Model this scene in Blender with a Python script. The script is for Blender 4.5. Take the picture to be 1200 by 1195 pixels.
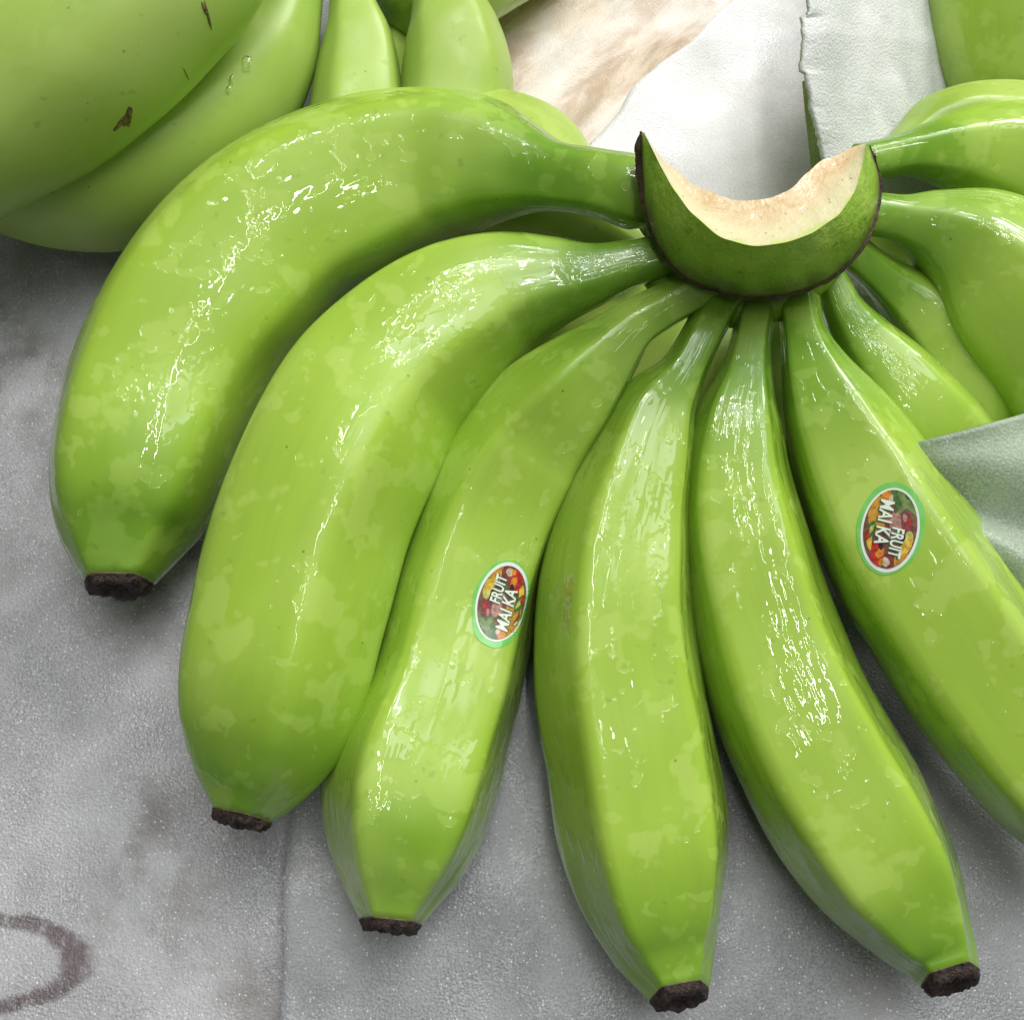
import bpy, math, random
import numpy as np
from mathutils import Vector, Matrix, noise
from mathutils.bvhtree import BVHTree

for o in list(bpy.data.objects):
    bpy.data.objects.remove(o)
scene = bpy.context.scene
col = scene.collection

# ------------------------------------------------------------------ camera
W, H, FPX = 1200.0, 1195.0, 1287.0
TILT = math.radians(20.0)
DIST = 0.30
cam_data = bpy.data.cameras.new('camera')
cam = bpy.data.objects.new('camera', cam_data)
col.objects.link(cam)
CAM = Vector((0, -DIST * math.sin(TILT), DIST * math.cos(TILT)))
cam.location = CAM
cam.rotation_euler = (TILT, 0, 0)
cam_data.sensor_fit = 'HORIZONTAL'
cam_data.sensor_width = 36.0
cam_data.lens = 36.0 * FPX / W
cam_data.clip_start = 0.01
cam_data.clip_end = 50
scene.camera = cam
R_ = Vector((1, 0, 0))
U_ = Vector((0, math.cos(TILT), math.sin(TILT)))
F_ = Vector((0, math.sin(TILT), -math.cos(TILT)))

# ------------------------------------------------------------------ light
world = bpy.data.worlds.new('World')
scene.world = world
world.use_nodes = True
bgn = world.node_tree.nodes['Background']
bgn.inputs['Color'].default_value = (0.93, 0.97, 1.0, 1)
bgn.inputs['Strength'].default_value = 0.105


def area(name, loc, target, sx, sy, watts, colr=(1, 0.97, 0.92)):
    d = bpy.data.lights.new(name, 'AREA')
    d.shape = 'RECTANGLE'
    d.size, d.size_y = sx, sy
    d.energy = watts
    d.color = colr
    o = bpy.data.objects.new(name, d)
    col.objects.link(o)
    o.location = loc
    o.rotation_euler = (Vector(target) - Vector(loc)).to_track_quat('-Z', 'Y').to_euler()
    return o


# the bright open side of the packing shed, and three ceiling tubes
area('shed_opening', (0.80, 0.90, 1.00), (0, 0.03, 0), 0.70, 0.60, 17, (1, 0.98, 0.95))
area('roof_skylight', (0.38, 0.35, 1.70), (0, 0.0, 0), 1.10, 0.80, 11, (0.96, 0.98, 1.0))
area('ceiling_lamp', (0.08, -0.10, 1.30), (0.08, -0.10, 0), 0.018, 0.90, 3.2)
area('ceiling_lamp', (-0.26, 0.30, 1.30), (-0.26, 0.30, 0), 0.018, 0.30, 1.2)
area('ceiling_lamp', (0.10, 0.46, 1.25), (0.10, 0.46, 0), 0.50, 0.018, 2.0)
scene.cycles.max_bounces = 6
scene.cycles.diffuse_bounces = 3
scene.cycles.glossy_bounces = 3

scene.view_settings.view_transform = 'Standard'
scene.view_settings.look = 'None'
scene.view_settings.exposure = 0.07
scene.view_settings.gamma = 1.0
scene.view_settings.use_curve_mapping = False


# ------------------------------------------------------------------ helpers
def ray(u, v):
    return (R_ * ((u - W / 2) / FPX) + U_ * ((H / 2 - v) / FPX) + F_)


def P(u, v, z):
    """the point at height z that the photograph shows at u, v, and its depth"""
    d = ray(u, v)
    t = (z - CAM.z) / d.z
    return CAM + d * t, t


def mesh_obj(name, verts, faces, mat, parent=None, origin=None, smooth=True, uvs=None, mats=None, midx=None):
    org = Vector(origin) if origin is not None else (parent['_o'] if parent is not None and '_o' in parent else Vector((0, 0, 0)))
    org = Vector(org)
    me = bpy.data.meshes.new(name)
    me.from_pydata([tuple(Vector(v) - org) for v in verts], [], faces)
    if mats:
        for m in mats:
            me.materials.append(m)
    elif mat:
        me.materials.append(mat)
    if midx is not None:
        me.polygons.foreach_set('material_index', midx)
    if smooth:
        me.polygons.foreach_set('use_smooth', [True] * len(me.polygons))
    if uvs is not None:
        lay = me.uv_layers.new(name='UVMap')
        k = 0
        for fi, f in enumerate(faces):
            for ci in range(len(f)):
                lay.data[k].uv = uvs[fi][ci]
                k += 1
    me.update()
    o = bpy.data.objects.new(name, me)
    col.objects.link(o)
    if parent is not None:
        o.parent = parent
    else:
        o.location = org
    return o


def thing(name, label, cat, loc, group=None):
    o = bpy.data.objects.new(name, None)
    o.empty_display_size = 0.02
    col.objects.link(o)
    o.location = loc
    o['label'] = label
    o['category'] = cat
    if group:
        o['group'] = group
    return o


ORG = {}


# ------------------------------------------------------------------ node helpers
class NT:
    def __init__(s, name):
        s.m = bpy.data.materials.new(name)
        s.m.use_nodes = True
        s.t = s.m.node_tree
        s.b = s.t.nodes['Principled BSDF']
        s.out = s.t.nodes['Material Output']

    def n(s, typ, **kw):
        nd = s.t.nodes.new(typ)
        for k, v in kw.items():
            if k in nd.inputs:
                if hasattr(v, 'is_output') or isinstance(v, bpy.types.NodeSocket):
                    s.t.links.new(v, nd.inputs[k])
                else:
                    nd.inputs[k].default_value = v
            else:
                setattr(nd, k, v)
        return nd

    def link(s, a, b):
        s.t.links.new(a, b)

    def put(s, inp, v):
        if isinstance(v, bpy.types.NodeSocket):
            s.t.links.new(v, inp)
        else:
            inp.default_value = v

    def math(s, op, a, b=0.0, c=None, clamp=False):
        nd = s.t.nodes.new('ShaderNodeMath')
        nd.operation = op
        nd.use_clamp = clamp
        s.put(nd.inputs[0], a)
        s.put(nd.inputs[1], b)
        if c is not None:
            s.put(nd.inputs[2], c)
        return nd.outputs[0]

    def noise(s, vec, scale, detail=2, rough=0.5, dist=0.0):
        nd = s.t.nodes.new('ShaderNodeTexNoise')
        s.put(nd.inputs['Vector'], vec)
        nd.inputs['Scale'].default_value = scale
        nd.inputs['Detail'].default_value = detail
        nd.inputs['Roughness'].default_value = rough
        nd.inputs['Distortion'].default_value = dist
        return nd.outputs[0]

    def voro(s, vec, scale, feature='F1'):
        nd = s.t.nodes.new('ShaderNodeTexVoronoi')
        nd.feature = feature
        s.put(nd.inputs['Vector'], vec)
        nd.inputs['Scale'].default_value = scale
        return nd

    def ramp(s, v, a, b, lo=0.0, hi=1.0, smooth=True):
        nd = s.t.nodes.new('ShaderNodeMapRange')
        nd.interpolation_type = 'SMOOTHSTEP' if smooth else 'LINEAR'
        s.put(nd.inputs[0], v)
        nd.inputs[1].default_value = a
        nd.inputs[2].default_value = b
        nd.inputs[3].default_value = lo
        nd.inputs[4].default_value = hi
        return nd.outputs[0]

    def mix(s, f, a, b, blend='MIX'):
        nd = s.t.nodes.new('ShaderNodeMix')
        nd.data_type = 'RGBA'
        nd.blend_type = blend
        s.put(nd.inputs[0], f)
        for i, v in ((6, a), (7, b)):
            if isinstance(v, bpy.types.NodeSocket):
                s.t.links.new(v, nd.inputs[i])
            else:
                nd.inputs[i].default_value = (*v, 1) if len(v) == 3 else v
        return nd.outputs[2]

    def bump(s, h, strength, distance, normal=None):
        nd = s.t.nodes.new('ShaderNodeBump')
        nd.inputs['Strength'].default_value = strength
        nd.inputs['Distance'].default_value = distance
        s.put(nd.inputs['Height'], h)
        if normal is not None:
            s.link(normal, nd.inputs['Normal'])
        return nd.outputs[0]

    def sep(s, vec):
        nd = s.t.nodes.new('ShaderNodeSeparateXYZ')
        s.link(vec, nd.inputs[0])
        return nd.outputs

    def comb(s, x, y, z):
        nd = s.t.nodes.new('ShaderNodeCombineXYZ')
        for i, v in enumerate((x, y, z)):
            s.put(nd.inputs[i], v)
        return nd.outputs[0]


def banana_mat(name, seed, wet=1.0, skin=(0.345, 0.540, 0.054), pale=(0.475, 0.65, 0.135), deep=(0.125, 0.285, 0.015)):
    s = NT(name)
    tc = s.t.nodes.new('ShaderNodeTexCoord')
    ob = s.t.nodes.new('ShaderNodeVectorMath')
    ob.operation = 'ADD'
    s.link(tc.outputs['Object'], ob.inputs[0])
    ob.inputs[1].default_value = (seed * 0.37, seed * 0.11, seed * 0.73)
    ob = ob.outputs[0]
    uv = s.t.nodes.new('ShaderNodeUVMap').outputs[0]
    su = s.sep(uv)                               # x: 0..1 along, y: metres along, (third unused)
    at = s.t.nodes.new('ShaderNodeAttribute')
    at.attribute_name = 'along'
    along = at.outputs['Fac']
    # streak space: compressed along the finger
    st = s.comb(s.math('MULTIPLY', su[0], 0.30), s.math('ADD', su[1], seed * 0.31), seed * 1.7)
    st2 = s.comb(s.math('MULTIPLY', su[0], 0.10), s.math('ADD', su[1], seed * 0.31), seed * 2.3)
    # --- pigment: greener neck and tip, gentle mottling
    ends = s.math('ADD', s.ramp(along, 0.34, 0.12), s.ramp(along, 0.76, 0.98, 0, 0.9), clamp=True)
    mott = s.noise(ob, 55, 2, 0.6)
    ends = s.math('MULTIPLY', ends, s.ramp(mott, 0.25, 0.75, 0.65, 1.05), clamp=True)
    c = s.mix(ends, skin, deep)
    c = s.mix(s.ramp(s.noise(ob, 28, 2, 0.5), 0.45, 0.75, 0, 0.45), c, pale)
    c = s.mix(s.ramp(s.noise(st2, 600, 2, 0.6), 0.4, 0.75, 0, 0.07), c, deep)
    # --- film of water in islands; skin between them dull and chalky pale
    big = s.noise(ob, 75, 3, 0.55)
    isl = s.ramp(big, 0.54, 0.60)
    isl2 = s.ramp(s.noise(ob, 190, 2, 0.5), 0.61, 0.645)
    dry = s.math('MAXIMUM', isl, s.math('MULTIPLY', isl2, 0.8))
    c = s.mix(s.math('MULTIPLY', dry, s.math('MULTIPLY', s.math('SUBTRACT', 1.0, s.math('MULTIPLY', ends, 0.75)), 0.36 * wet + 0.06)), c, pale)
    # --- specks
    v1 = s.voro(ob, 190)
    spk = s.ramp(v1.outputs['Distance'], 0.03, 0.085, 1, 0)
    spk = s.math('MULTIPLY', spk, s.ramp(s.sep(v1.outputs['Color'])[0], 0.80, 0.84))
    c = s.mix(s.math('MULTIPLY', spk, 0.55), c, (0.05, 0.07, 0.012))
    bl = s.ramp(s.noise(ob, 230, 2, 0.6), 0.68, 0.76, 0, 0.30)
    c = s.mix(bl, c, (0.16, 0.22, 0.03))
    s.link(c, s.b.inputs['Base Color'])
    s.b.inputs['Roughness'].default_value = 0.42
    s.link(s.ramp(dry, 0, 1, 0.36, 0.50), s.b.inputs['Roughness'])
    s.b.inputs['IOR'].default_value = 1.42
    s.b.inputs['Subsurface Weight'].default_value = 0.0
    # --- relief
    film = s.noise(st, 230, 2, 0.5)
    film2 = s.noise(ob, 560, 1, 0.5)
    v2 = s.voro(ob, 330)
    bead = s.ramp(v2.outputs['Distance'], 0.10, 0.34, 1, 0)
    bead = s.math('MULTIPLY', bead, s.ramp(s.sep(v2.outputs['Color'])[1], 0.72, 0.76))
    h = s.math('MULTIPLY', film, 1.0)
    msk = s.ramp(s.noise(ob, 110, 1, 0.5), 0.48, 0.60, 0.0, 0.20)
    h = s.math('ADD', h, s.math('MULTIPLY', film2, msk))
    h = s.math('ADD', h, s.math('MULTIPLY', bead, 0.22))
    h = s.math('ADD', h, s.math('MULTIPLY', dry, -0.20))
    cb = s.bump(h, 1.0, 0.00050 * (0.4 + 0.6 * wet))
    s.link(cb, s.b.inputs['Coat Normal'])
    s.b.inputs['Coat IOR'].default_value = 1.50
    cw = s.math('MULTIPLY', s.ramp(dry, 0, 1, 1.0 * wet, 0.6 * wet), s.ramp(s.noise(st, 95, 2, 0.6), 0.40, 0.52, 0.12, 1.0))
    s.link(cw, s.b.inputs['Coat Weight'])
    s.b.inputs['Coat Roughness'].default_value = 0.03 if wet > 0.5 else 0.22
    return s.m


def simple_mat(name, colr, rough=0.5, scale=None, col2=None, bump=None, coat=0.0, spec=None):
    s = NT(name)
    tc = s.t.nodes.new('ShaderNodeTexCoord').outputs['Object']
    if scale:
        f = s.noise(tc, scale, 4, 0.6)
        s.link(s.mix(s.ramp(f, 0.35, 0.65), colr, col2), s.b.inputs['Base Color'])
        if bump:
            s.link(s.bump(f, 1.0, bump), s.b.inputs['Normal'])
    else:
        s.b.inputs['Base Color'].default_value = (*colr, 1)
    s.b.inputs['Roughness'].default_value = rough
    s.b.inputs['Coat Weight'].default_value = coat
    s.b.inputs['Coat Roughness'].default_value = 0.08
    return s.m


def foam_mat(name, base, dirt, dirt_amt, wet=0.3, ring=None, brown=None, trans=0.0, relief=0.0003):
    s = NT(name)
    tc = s.t.nodes.new('ShaderNodeTexCoord').outputs['Object']
    cell = s.voro(tc, 1350)
    grain = s.noise(tc, 1900, 1, 0.6)
    mott = s.noise(tc, 70, 4, 0.65)
    big = s.noise(tc, 17, 3, 0.55, 0.3)
    dk = tuple(x * (0.60 if base[0] < 0.7 else 0.84) for x in base)
    c = s.mix(s.ramp(grain, 0.3, 0.7), dk, base)
    c = s.mix(s.ramp(mott, 0.35, 0.68, 0, 0.50), c, tuple(x * 0.60 for x in base))
    c = s.mix(s.ramp(s.noise(tc, 30, 2, 0.5), 0.36, 0.62, 0.0, 0.5), c, tuple(min(0.9, x * 1.22) for x in base))
    dm = s.math('MULTIPLY', s.ramp(big, 0.42, 0.72), s.ramp(mott, 0.40, 0.66), clamp=True)
    c = s.mix(s.math('MULTIPLY', dm, dirt_amt), c, dirt)
    wht = s.ramp(s.sep(cell.outputs['Color'])[0], 0.88, 0.92, 0, 0.75)  # scattered white cells: tiny glints painted into the foam colour
    c = s.mix(s.math('MULTIPLY', wht, s.ramp(cell.outputs['Distance'], 0.2, 0.42, 1, 0)), c, (0.86, 0.87, 0.88))
    v = s.voro(tc, 85)
    sp = s.math('MULTIPLY', s.ramp(v.outputs['Distance'], 0.035, 0.06, 1, 0), s.ramp(s.sep(v.outputs['Color'])[2], 0.86, 0.88))
    c = s.mix(s.math('MULTIPLY', sp, 0.8), c, (0.03, 0.025, 0.02))
    if ring:
        for (cx, cy, rx, ry, w, a0) in ring:
            xyz = s.sep(tc)
            wob = s.math('MULTIPLY', s.math('SUBTRACT', s.noise(tc, 130, 3, 0.6), 0.5), 0.30)
            dx = s.math('DIVIDE', s.math('SUBTRACT', xyz[0], cx), rx)
            dy = s.math('DIVIDE', s.math('SUBTRACT', xyz[1], cy), ry)
            r = s.math('SQRT', s.math('ADD', s.math('MULTIPLY', dx, dx), s.math('MULTIPLY', dy, dy)))
            r = s.math('ADD', r, wob)
            d = s.math('ABSOLUTE', s.math('SUBTRACT', r, 1.0))
            m = s.math('MULTIPLY', s.ramp(d, w * 0.35, w, 1, 0), s.ramp(s.noise(tc, 300, 2, 0.6), 0.25, 0.55, 0.45, 1))
            c = s.mix(s.math('MULTIPLY', m, a0), c, (0.075, 0.035, 0.04))
    if brown:
        xyz = s.sep(tc)
        along_ = s.math('ADD', xyz[0], s.math('MULTIPLY', xyz[1], 1.15))
        across = s.math('SUBTRACT', xyz[0], xyz[1])
        b1 = s.noise(s.comb(s.math('MULTIPLY', along_, 0.30), across, 0.0), 75, 5, 0.62, 0.4)
        b2 = s.noise(tc, 26, 3, 0.55)
        bm = s.math('MULTIPLY', s.ramp(b1, 0.40, 0.62), s.ramp(b2, 0.30, 0.52))
        c = s.mix(s.ramp(b2, 0.30, 0.60, 0.15, 0.85), c, (0.72, 0.58, 0.43))
        c = s.mix(s.math('MULTIPLY', bm, 0.62), c, brown)
    s.link(c, s.b.inputs['Base Color'])
    wetm = s.ramp(s.noise(tc, 45, 3, 0.6), 0.45, 0.62)
    s.link(s.ramp(wetm, 0, 1, 0.55, 0.26), s.b.inputs['Roughness'])
    h = s.math('ADD', s.math('MULTIPLY', grain, 0.6), s.math('MULTIPLY', cell.outputs['Distance'], 0.55))
    h = s.math('ADD', h, s.math('MULTIPLY', s.noise(tc, 420, 1, 0.6), 0.25))
    bn = s.bump(h, 1.0, relief)
    s.link(bn, s.b.inputs['Normal'])
    s.link(s.bump(grain, 1.0, 0.0007), s.b.inputs['Coat Normal'])
    s.b.inputs['Coat Roughness'].default_value = 0.07
    s.b.inputs['Coat IOR'].default_value = 1.36
    s.link(s.math('MULTIPLY', wetm, wet), s.b.inputs['Coat Weight'])
    if trans > 0:
        tr = s.t.nodes.new('ShaderNodeBsdfTranslucent')
        s.link(c, tr.inputs['Color'])
        mx = s.t.nodes.new('ShaderNodeMixShader')
        mx.inputs[0].default_value = trans
        s.link(s.b.outputs[0], mx.inputs[1])
        s.link(tr.outputs[0], mx.inputs[2])
        s.link(mx.outputs[0], s.out.inputs['Surface'])
    return s.m


# ------------------------------------------------------------------ the surface and its foam sheets
M_table = simple_mat('table_paint', (0.16, 0.165, 0.17), 0.5, 60, (0.22, 0.22, 0.22), 0.0003)


def grid_patch(name, A, B, nu, nv, mat, thick=0.0011, wob=0.0006, wscale=30, seed=0, fold=None, jag=None):
    """a sheet between edge A and edge B (lists of u, v, z), subdivided, gently uneven"""
    def resample(E, n):
        pts = [P(u, v, z)[0] for (u, v, z) in E]
        d = [0]
        for i in range(1, len(pts)):
            d.append(d[-1] + (pts[i] - pts[i - 1]).length)
        out = []
        for k in range(n):
            s_ = d[-1] * k / (n - 1)
            j = 0
            while j < len(d) - 2 and d[j + 1] < s_:
                j += 1
            f = (s_ - d[j]) / max(1e-9, d[j + 1] - d[j])
            out.append(pts[j].lerp(pts[j + 1], f))
        return out
    a, b = resample(A, nv), resample(B, nv)
    verts, faces = [], []
    for j in range(nv):
        for i in range(nu):
            p = a[j].lerp(b[j], i / (nu - 1))
            q = Vector((p.x * wscale, p.y * wscale, seed * 3.1))
            dz = noise.noise(q) * wob + noise.noise(q * 3.1) * wob * 0.3
            if fold:
                dz += fold(i / (nu - 1), j / (nv - 1), p)
            verts.append(p + Vector((jag(i / (nu - 1), j / (nv - 1)) if jag else 0, 0, dz)))
    for j in range(nv - 1):
        for i in range(nu - 1):
            faces.append((j * nu + i, j * nu + i + 1, (j + 1) * nu + i + 1, (j + 1) * nu + i))
    cen = sum(verts, Vector()) / len(verts)
    o = mesh_obj(name, verts, faces, mat, None, origin=(cen.x, cen.y, min(v.z for v in verts)))
    md = o.modifiers.new('thickness', 'SOLIDIFY')
    md.thickness = thick
    md.offset = 0
    return o


def tag(o, label, cat, group=None):
    o['label'] = label
    o['category'] = cat
    if group:
        o['group'] = group
    return o


tb = mesh_obj('table', [(-0.45, -0.35, -0.004), (0.45, -0.35, -0.004), (0.45, 0.5, -0.004), (-0.45, 0.5, -0.004),
                        (-0.45, -0.35, -0.03), (0.45, -0.35, -0.03), (0.45, 0.5, -0.03), (-0.45, 0.5, -0.03)],
              [(0, 1, 2, 3), (7, 6, 5, 4), (0, 4, 5, 1), (1, 5, 6, 2), (2, 6, 7, 3), (3, 7, 4, 0)], M_table, smooth=False)
tb['kind'] = 'structure'

p_ring, _ = P(18, 1128, 0)
M_foam_l = foam_mat('foam_wet_stained', (0.52, 0.523, 0.538), (0.15, 0.12, 0.085), 0.75, wet=0.9)
M_foam_r = foam_mat('foam_wet_grey', (0.42, 0.43, 0.445), (0.28, 0.27, 0.25), 0.45, wet=0.8)
M_foam_w = foam_mat('foam_white', (0.80, 0.79, 0.79), (0.55, 0.53, 0.50), 0.3, wet=0.25, relief=0.00013)
M_foam_b = foam_mat('foam_brown_stained', (0.90, 0.87, 0.83), (0.5, 0.40, 0.28), 0.4, wet=0.3, relief=0.00013, brown=(0.33, 0.21, 0.11))
M_foam_f = foam_mat('foam_flap', (0.74, 0.78, 0.74), (0.45, 0.50, 0.42), 0.4, wet=0.45, trans=0.10, relief=0.00022)
M_foam_g = foam_mat('foam_flap_thin', (0.62, 0.73, 0.58), (0.46, 0.56, 0.38), 0.4, wet=0.3, trans=0.40, relief=0.00016)  # green light from the bananas beneath is painted into the base colour

sh = grid_patch('foam_sheet', [(-260, -120, -0.001), (-260, 1450, -0.001)], [(620, -120, -0.001), (620, 1450, -0.001)], 70, 110, M_foam_l, wob=0.0022, seed=1)
tag(sh, 'grey wet foam sheet with brown dirt and a dark curved stain', 'foam sheet', 'foam sheets under and between the bananas')
# the stain's place in the sheet's own coordinates
rl = Vector((p_ring.x - sh.location.x, p_ring.y - sh.location.y))
M_ring = foam_mat('foam_wet_ring_stain', (0.52, 0.523, 0.538), (0.15, 0.12, 0.085), 0.75, wet=0.9,
                  ring=[(rl.x - 0.010, rl.y, 0.0255, 0.0098, 0.24, 0.74), (rl.x - 0.024, rl.y + 0.022, 0.012, 0.010, 0.3, 0.6)])
sh.data.materials[0] = M_ring


def edge_lift(i, j, p):
    return 0.0022 * max(0.0, 1 - i / 0.10) ** 2


sh = grid_patch('foam_sheet', [(372, 520, 0.002), (352, 760, 0.002), (349, 868, 0.0022), (346, 872, 0.0022), (344, 930, 0.002), (338, 990, 0.002), (333, 1050, 0.002), (334, 1110, 0.002), (331, 1195, 0.002), (330, 1420, 0.002)],
                [(1600, 460, 0.001), (1600, 1420, 0.001)], 110, 90, M_foam_r, wob=0.0018, seed=2, fold=edge_lift)
tag(sh, 'smooth grey foam sheet lying under the tips of the straight bananas', 'foam sheet', 'foam sheets under and between the bananas')


def torn_w(i, j):
    k = max(0.0, 1 - i / 0.04)
    return k * (0.0012 * noise.noise(Vector((j * 22, 9.5, 0))) + 0.0005 * noise.noise(Vector((j * 80, 2.5, 0))))


def wht(i, j, p):
    return 0.0025 * math.sin(i * 9 + j * 5) * (1 - j) + 0.0016 * math.sin(i * 23 - j * 9)


sh = grid_patch('foam_sheet', [(1010, -260, 0.021), (880, -12, 0.018), (840, 24, 0.0176), (815, 50, 0.0172), (772, 82, 0.0165), (742, 108, 0.016), (728, 130, 0.0155), (690, 172, 0.0145), (620, 290, 0.010), (600, 480, 0.004)],
                [(1420, -260, 0.014), (1380, 490, 0.004)], 110, 110, M_foam_w, wob=0.0010, seed=3, fold=wht, jag=torn_w)
tag(sh, 'white foam sheet behind the cut crown of the large banana hand', 'foam sheet', 'foam sheets under and between the bananas')


def brn(i, j, p):
    a = (p.x * 0.72 + p.y * 0.69)
    b = (p.x * 0.69 - p.y * 0.72)
    return 0.0011 * math.sin(b * 260 + 3 * noise.noise(Vector((a * 40, b * 40, 0)))) + 0.0010 * noise.noise(Vector((a * 30, b * 160, 2)))


sh = grid_patch('foam_sheet', [(430, -260, 0.012), (450, 60, 0.010), (520, 400, 0.006)],
                [(1150, -260, 0.010), (1050, 60, 0.008), (900, 400, 0.005)],
                110, 80, M_foam_b, wob=0.0012, seed=4, fold=brn)
tag(sh, 'cream foam sheet with brown water stains and wrinkles', 'foam sheet', 'foam sheets under and between the bananas')


def torn(i, j):
    k = max(0.0, 1 - i / 0.05)
    o = 0.0005 * noise.noise(Vector((j * 40, 1.5, 0))) + 0.0003 * noise.noise(Vector((j * 130, 4.5, 0)))
    if 0.33 < j < 0.515:
        o -= 0.0012
    return o * k


def flp(i, j, p):
    return 0.0018 * math.sin(i * 7 + 1.5) + 0.0007 * noise.noise(Vector((p.x * 160, p.y * 60, 5)))


sh = grid_patch('foam_sheet',
                [(955, -90, 0.072), (946, 0, 0.066), (943, 45, 0.063), (941, 90, 0.058), (945, 125, 0.054), (954, 160, 0.049), (962, 190, 0.044), (968, 250, 0.030)],
                [(1300, -90, 0.012), (1280, 60, 0.011), (1240, 280, 0.010)], 110, 150, M_foam_f, wob=0.0010, wscale=60, seed=5, fold=flp, jag=torn)
tag(sh, 'pale foam sheet with a torn edge standing up behind the crown', 'foam sheet', 'foam sheets under and between the bananas')
# a narrow strip of the same wrapping bent down behind the torn edge
sh = grid_patch('foam_sheet', [(940, 96, 0.050), (944, 140, 0.044), (950, 200, 0.034), (955, 250, 0.022)],
                [(985, 96, 0.050), (990, 140, 0.044), (995, 200, 0.034), (1000, 250, 0.022)], 10, 20, M_foam_g, wob=0.0006, seed=8)
sh.data.materials[0] = foam_mat('foam_strip_green', (0.66, 0.78, 0.42), (0.5, 0.62, 0.3), 0.3, wet=0.2, trans=0.4)
tag(sh, 'narrow greenish foam strip tucked behind the torn foam edge', 'foam sheet', 'foam sheets under and between the bananas')


def grn(i, j, p):
    return 0.0030 * math.sin(j * 11 + i * 2.5) * (0.3 + j) + 0.0008 * noise.noise(Vector((p.x * 60, p.y * 60, 9)))


sh = grid_patch('foam_sheet',
                [(1040, 528, 0.050), (1062, 523, 0.054), (1100, 513, 0.058), (1150, 500, 0.060), (1200, 484, 0.061), (1330, 440, 0.060)],
                [(1060, 640, 0.036), (1110, 690, 0.038), (1180, 760, 0.038), (1240, 800, 0.038), (1340, 830, 0.038)], 50, 50, M_foam_g, wob=0.0010, wscale=50, seed=6,
                fold=lambda i, j, p: 0.0045 * math.sin(i * 15 - j * 3.0) * min(1, i * 1.6) + 0.0008 * noise.noise(Vector((p.x * 60, p.y * 60, 9))))
tag(sh, 'thin foam sheet, painted with green banana glow, draped over the bananas beside the right sticker', 'foam sheet', 'foam sheets under and between the bananas')

# ------------------------------------------------------------------ bananas
M_tip = simple_mat('dry_blossom_end', (0.010, 0.006, 0.005), 0.65, 900, (0.055, 0.032, 0.022), 0.0010)
M_tiprim = simple_mat('blossom_rim', (0.07, 0.045, 0.018), 0.6, 700, (0.16, 0.13, 0.035), 0.0002)
NS, NA = 120, 72
BANANA_N = [0]


def catmull(pts, n):
    pts = [np.array(p, float) for p in pts]
    ext = [2 * pts[0] - pts[1]] + pts + [2 * pts[-1] - pts[-2]]
    dense = []
    for k in range(1, len(ext) - 2):
        p0, p1, p2, p3 = ext[k - 1:k + 3]
        def dd(a, b):
            return max(1e-6, np.linalg.norm((a - b)[:3])) ** 0.5
        t0 = 0
        t1 = t0 + dd(p0, p1)
        t2 = t1 + dd(p1, p2)
        t3 = t2 + dd(p2, p3)
        for q in np.linspace(t1, t2, 40, endpoint=False):
            a1 = (t1 - q) / (t1 - t0) * p0 + (q - t0) / (t1 - t0) * p1
            a2 = (t2 - q) / (t2 - t1) * p1 + (q - t1) / (t2 - t1) * p2
            a3 = (t3 - q) / (t3 - t2) * p2 + (q - t2) / (t3 - t2) * p3
            b1 = (t2 - q) / (t2 - t0) * a1 + (q - t0) / (t2 - t0) * a2
            b2 = (t3 - q) / (t3 - t1) * a2 + (q - t1) / (t3 - t1) * a3
            dense.append((t2 - q) / (t2 - t1) * b1 + (q - t1) / (t2 - t1) * b2)
    dense.append(pts[-1])
    dense = np.array(dense)
    # light smoothing keeps the outline free of kinks
    for _ in range(18):
        dense[1:-1] = 0.25 * dense[:-2] + 0.5 * dense[1:-1] + 0.25 * dense[2:]
    seg = np.linalg.norm(np.diff(dense[:, :3], axis=0), axis=1)
    cum = np.concatenate([[0], np.cumsum(seg)])
    s = np.linspace(0, cum[-1], n)
    return np.stack([np.interp(s, cum, dense[:, k]) for k in range(dense.shape[1])], 1), cum[-1]


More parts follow.
